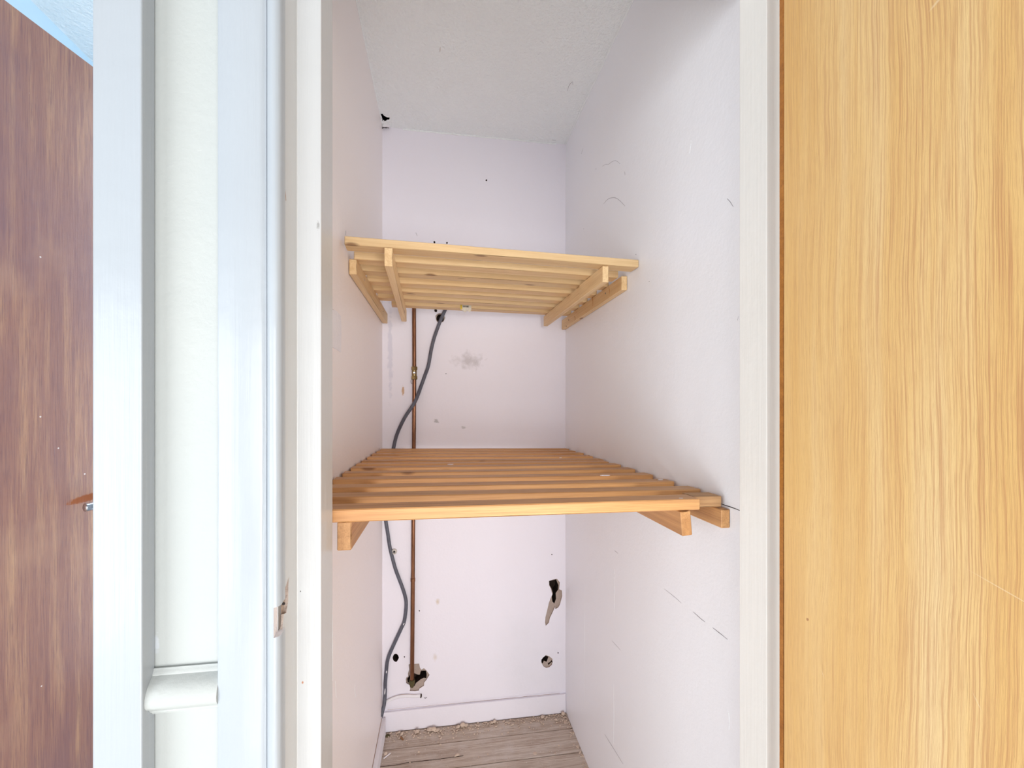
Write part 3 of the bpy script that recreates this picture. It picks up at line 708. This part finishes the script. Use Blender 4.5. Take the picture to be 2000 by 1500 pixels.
cable = link('electric_cable', tube_bm(spline(P, 5), 0.0068, 14, 0.62), M_cable, smooth=True)
tag(cable, 'thick grey electric cable snaking down the back wall', 'cable')
for a, b in (((789.5, 1217), (787.5, 1221)), ((752.3, 1345), (751, 1358)), ((755, 1310), (754.5, 1315))):
    pa, pb = on_y(*a, YQ-0.0040), on_y(*b, YQ-0.0040)
    link('paint_smear', tube_bm([pa, (pa+pb)/2, pb], [0.0012, 0.002, 0.0010], 6, 0.6), M_filler, cable)

cl = on_y(770.3, 1076.5, YB-0.0002)
clip = empty('pipe_clip', cl); tag(clip, 'small round cream clip screwed to back wall beside grey cable', 'clip')
link('clip_ring', lathe_bm(cl, (0, -1, 0), [(0, 0.0105), (0.009, 0.0105), (0.011, 0.009), (0.011, 0.006), (0.006, 0.0055)], 20), M_whiteplastic, clip, True)
link('screw', lathe_bm(cl+Vector((0, -0.005, 0)), (0, -1, 0), [(0, 0.0034), (0.005, 0.0034), (0.006, 0.0024)], 12), M_black, clip)

cpt = [on_y(u, v, YB-0.004) for u, v in ((754, 1371), (762, 1366.5), (775, 1361.5), (792, 1359), (808, 1359.5), (822, 1359))]
con = link('painted_conduit', tube_bm(spline(cpt, 5), 0.0068, 12, 0.75), M_filler, smooth=True)
tag(con, 'short painted over conduit stub running along back wall above skirting', 'conduit')
e = cpt[-1]
link('broken_end', lathe_bm(e+Vector((-0.002, 0, 0)), (1, 0, -0.1), [(0, 0.0072), (0.004, 0.008), (0.006, 0.003)], 9), M_dark, con)
mark(con, [on_y(u, v, YB-0.008) for u, v in ((756, 1367), (764, 1363), (778, 1357.7), (795, 1356), (810, 1356.3), (823, 1354.5))], 0.0010, M_brown, 'paint_crack')
mark(wall_back, [on_y(u, v, YB-0.0005) for u, v in ((828, 1362.5), (831, 1363.5), (834, 1361))], 0.0018, M_black, 'chip')

# ------------------------------------------------------------------ plaster debris
def rock_bm(c, r, seed, fl=0.7):
    bm = bmesh.new(); bmesh.ops.create_icosphere(bm, subdivisions=1, radius=1.0)
    rr = random.Random(seed); s = Vector((rr.uniform(0.7, 1.3), rr.uniform(0.6, 1.0), fl*rr.uniform(0.6, 1.0)))
    for v in bm.verts:
        k = 1+rr.uniform(-0.28, 0.28); v.co = Vector((v.co.x*s.x, v.co.y*s.y, v.co.z*s.z))*r*k
    mz = min(v.co.z for v in bm.verts)
    for v in bm.verts: v.co += Vector((0, 0, -mz))
    return bm
chunks = [(841, 1415, 0.0085), (848, 1419, 0.009), (853, 1426, 0.007), (838, 1423, 0.006), (895, 1412, 0.009), (903, 1408, 0.008), (910, 1416, 0.006), (960, 1409, 0.006), (1059, 1399, 0.007), (1086, 1406, 0.006),
          (785, 1433, 0.006), (814, 1430, 0.007), (780, 1427, 0.005), (747, 1474, 0.006), (1103, 1393, 0.008), (893, 1475, 0.006), (818, 1468, 0.004), (965, 1404, 0.006)]
for i, (u, v, r) in enumerate(chunks):
    r *= 1.45
    p = on_z(u, v+2, 0.0)
    p.y = min(p.y, YB-0.014-r*1.15)
    p.x = min(max(p.x, XL+0.018+r*1.3), XR-0.003-r*1.3)
    o = link('plaster_chunk', rock_bm(p, r, i), M_rubble); o.location = (p.x, p.y, 0.0002); o.rotation_euler = (0, 0, i*1.7)
    tag(o, 'small loose chunk of broken plaster lying on the floorboards', 'rubble', 'plaster chunks on the floorboards')
for i, (u, v, l, a) in enumerate(((785, 1443, 0.011, -1.0), (756, 1477, 0.016, 0.8))):
    p = on_z(u, v, 0.0005)
    o = link('wood_splinter', box_bm(-l, l, -0.0022, 0.0022, 0, 0.003, 0.0008), M_brownbit if i == 0 else M_filler); o.location = p; o.rotation_euler = (0, 0, a)
    tag(o, 'thin orange brown splinter lying near the back skirting' if i == 0 else 'pale flat splinter lying beside the left skirting', 'splinter')
bm = bmesh.new()
rr = random.Random(3)
for i in range(620):
    if rr.random() < 0.75: y = YB-0.014-abs(rr.gauss(0, 0.028)); x = rr.uniform(XL+0.02, XR-0.004)
    elif rr.random() < 0.5: y = rr.uniform(1.4, 1.8); x = XR-0.004-abs(rr.gauss(0, 0.010))
    else: y = rr.uniform(1.3, 1.8); x = rr.uniform(XL+0.02, XR-0.005)
    if y > YB-0.015: continue
    r = rr.uniform(0.0010, 0.0042); t = bmesh.new(); bmesh.ops.create_icosphere(t, subdivisions=1, radius=r)
    for v in t.verts: v.co = Vector((v.co.x*rr.uniform(0.7, 1.3)+x, v.co.y+y, max(0.0, v.co.z*0.7+r*0.4)))
    me_ = bpy.data.meshes.new('t'); t.to_mesh(me_); t.free(); bm.from_mesh(me_); bpy.data.meshes.remove(me_)
cr = link('plaster_crumbs', bm, M_rubble)
tag(cr, 'fine crumbs and dust of plaster scattered along back skirting', 'debris', kind='stuff')
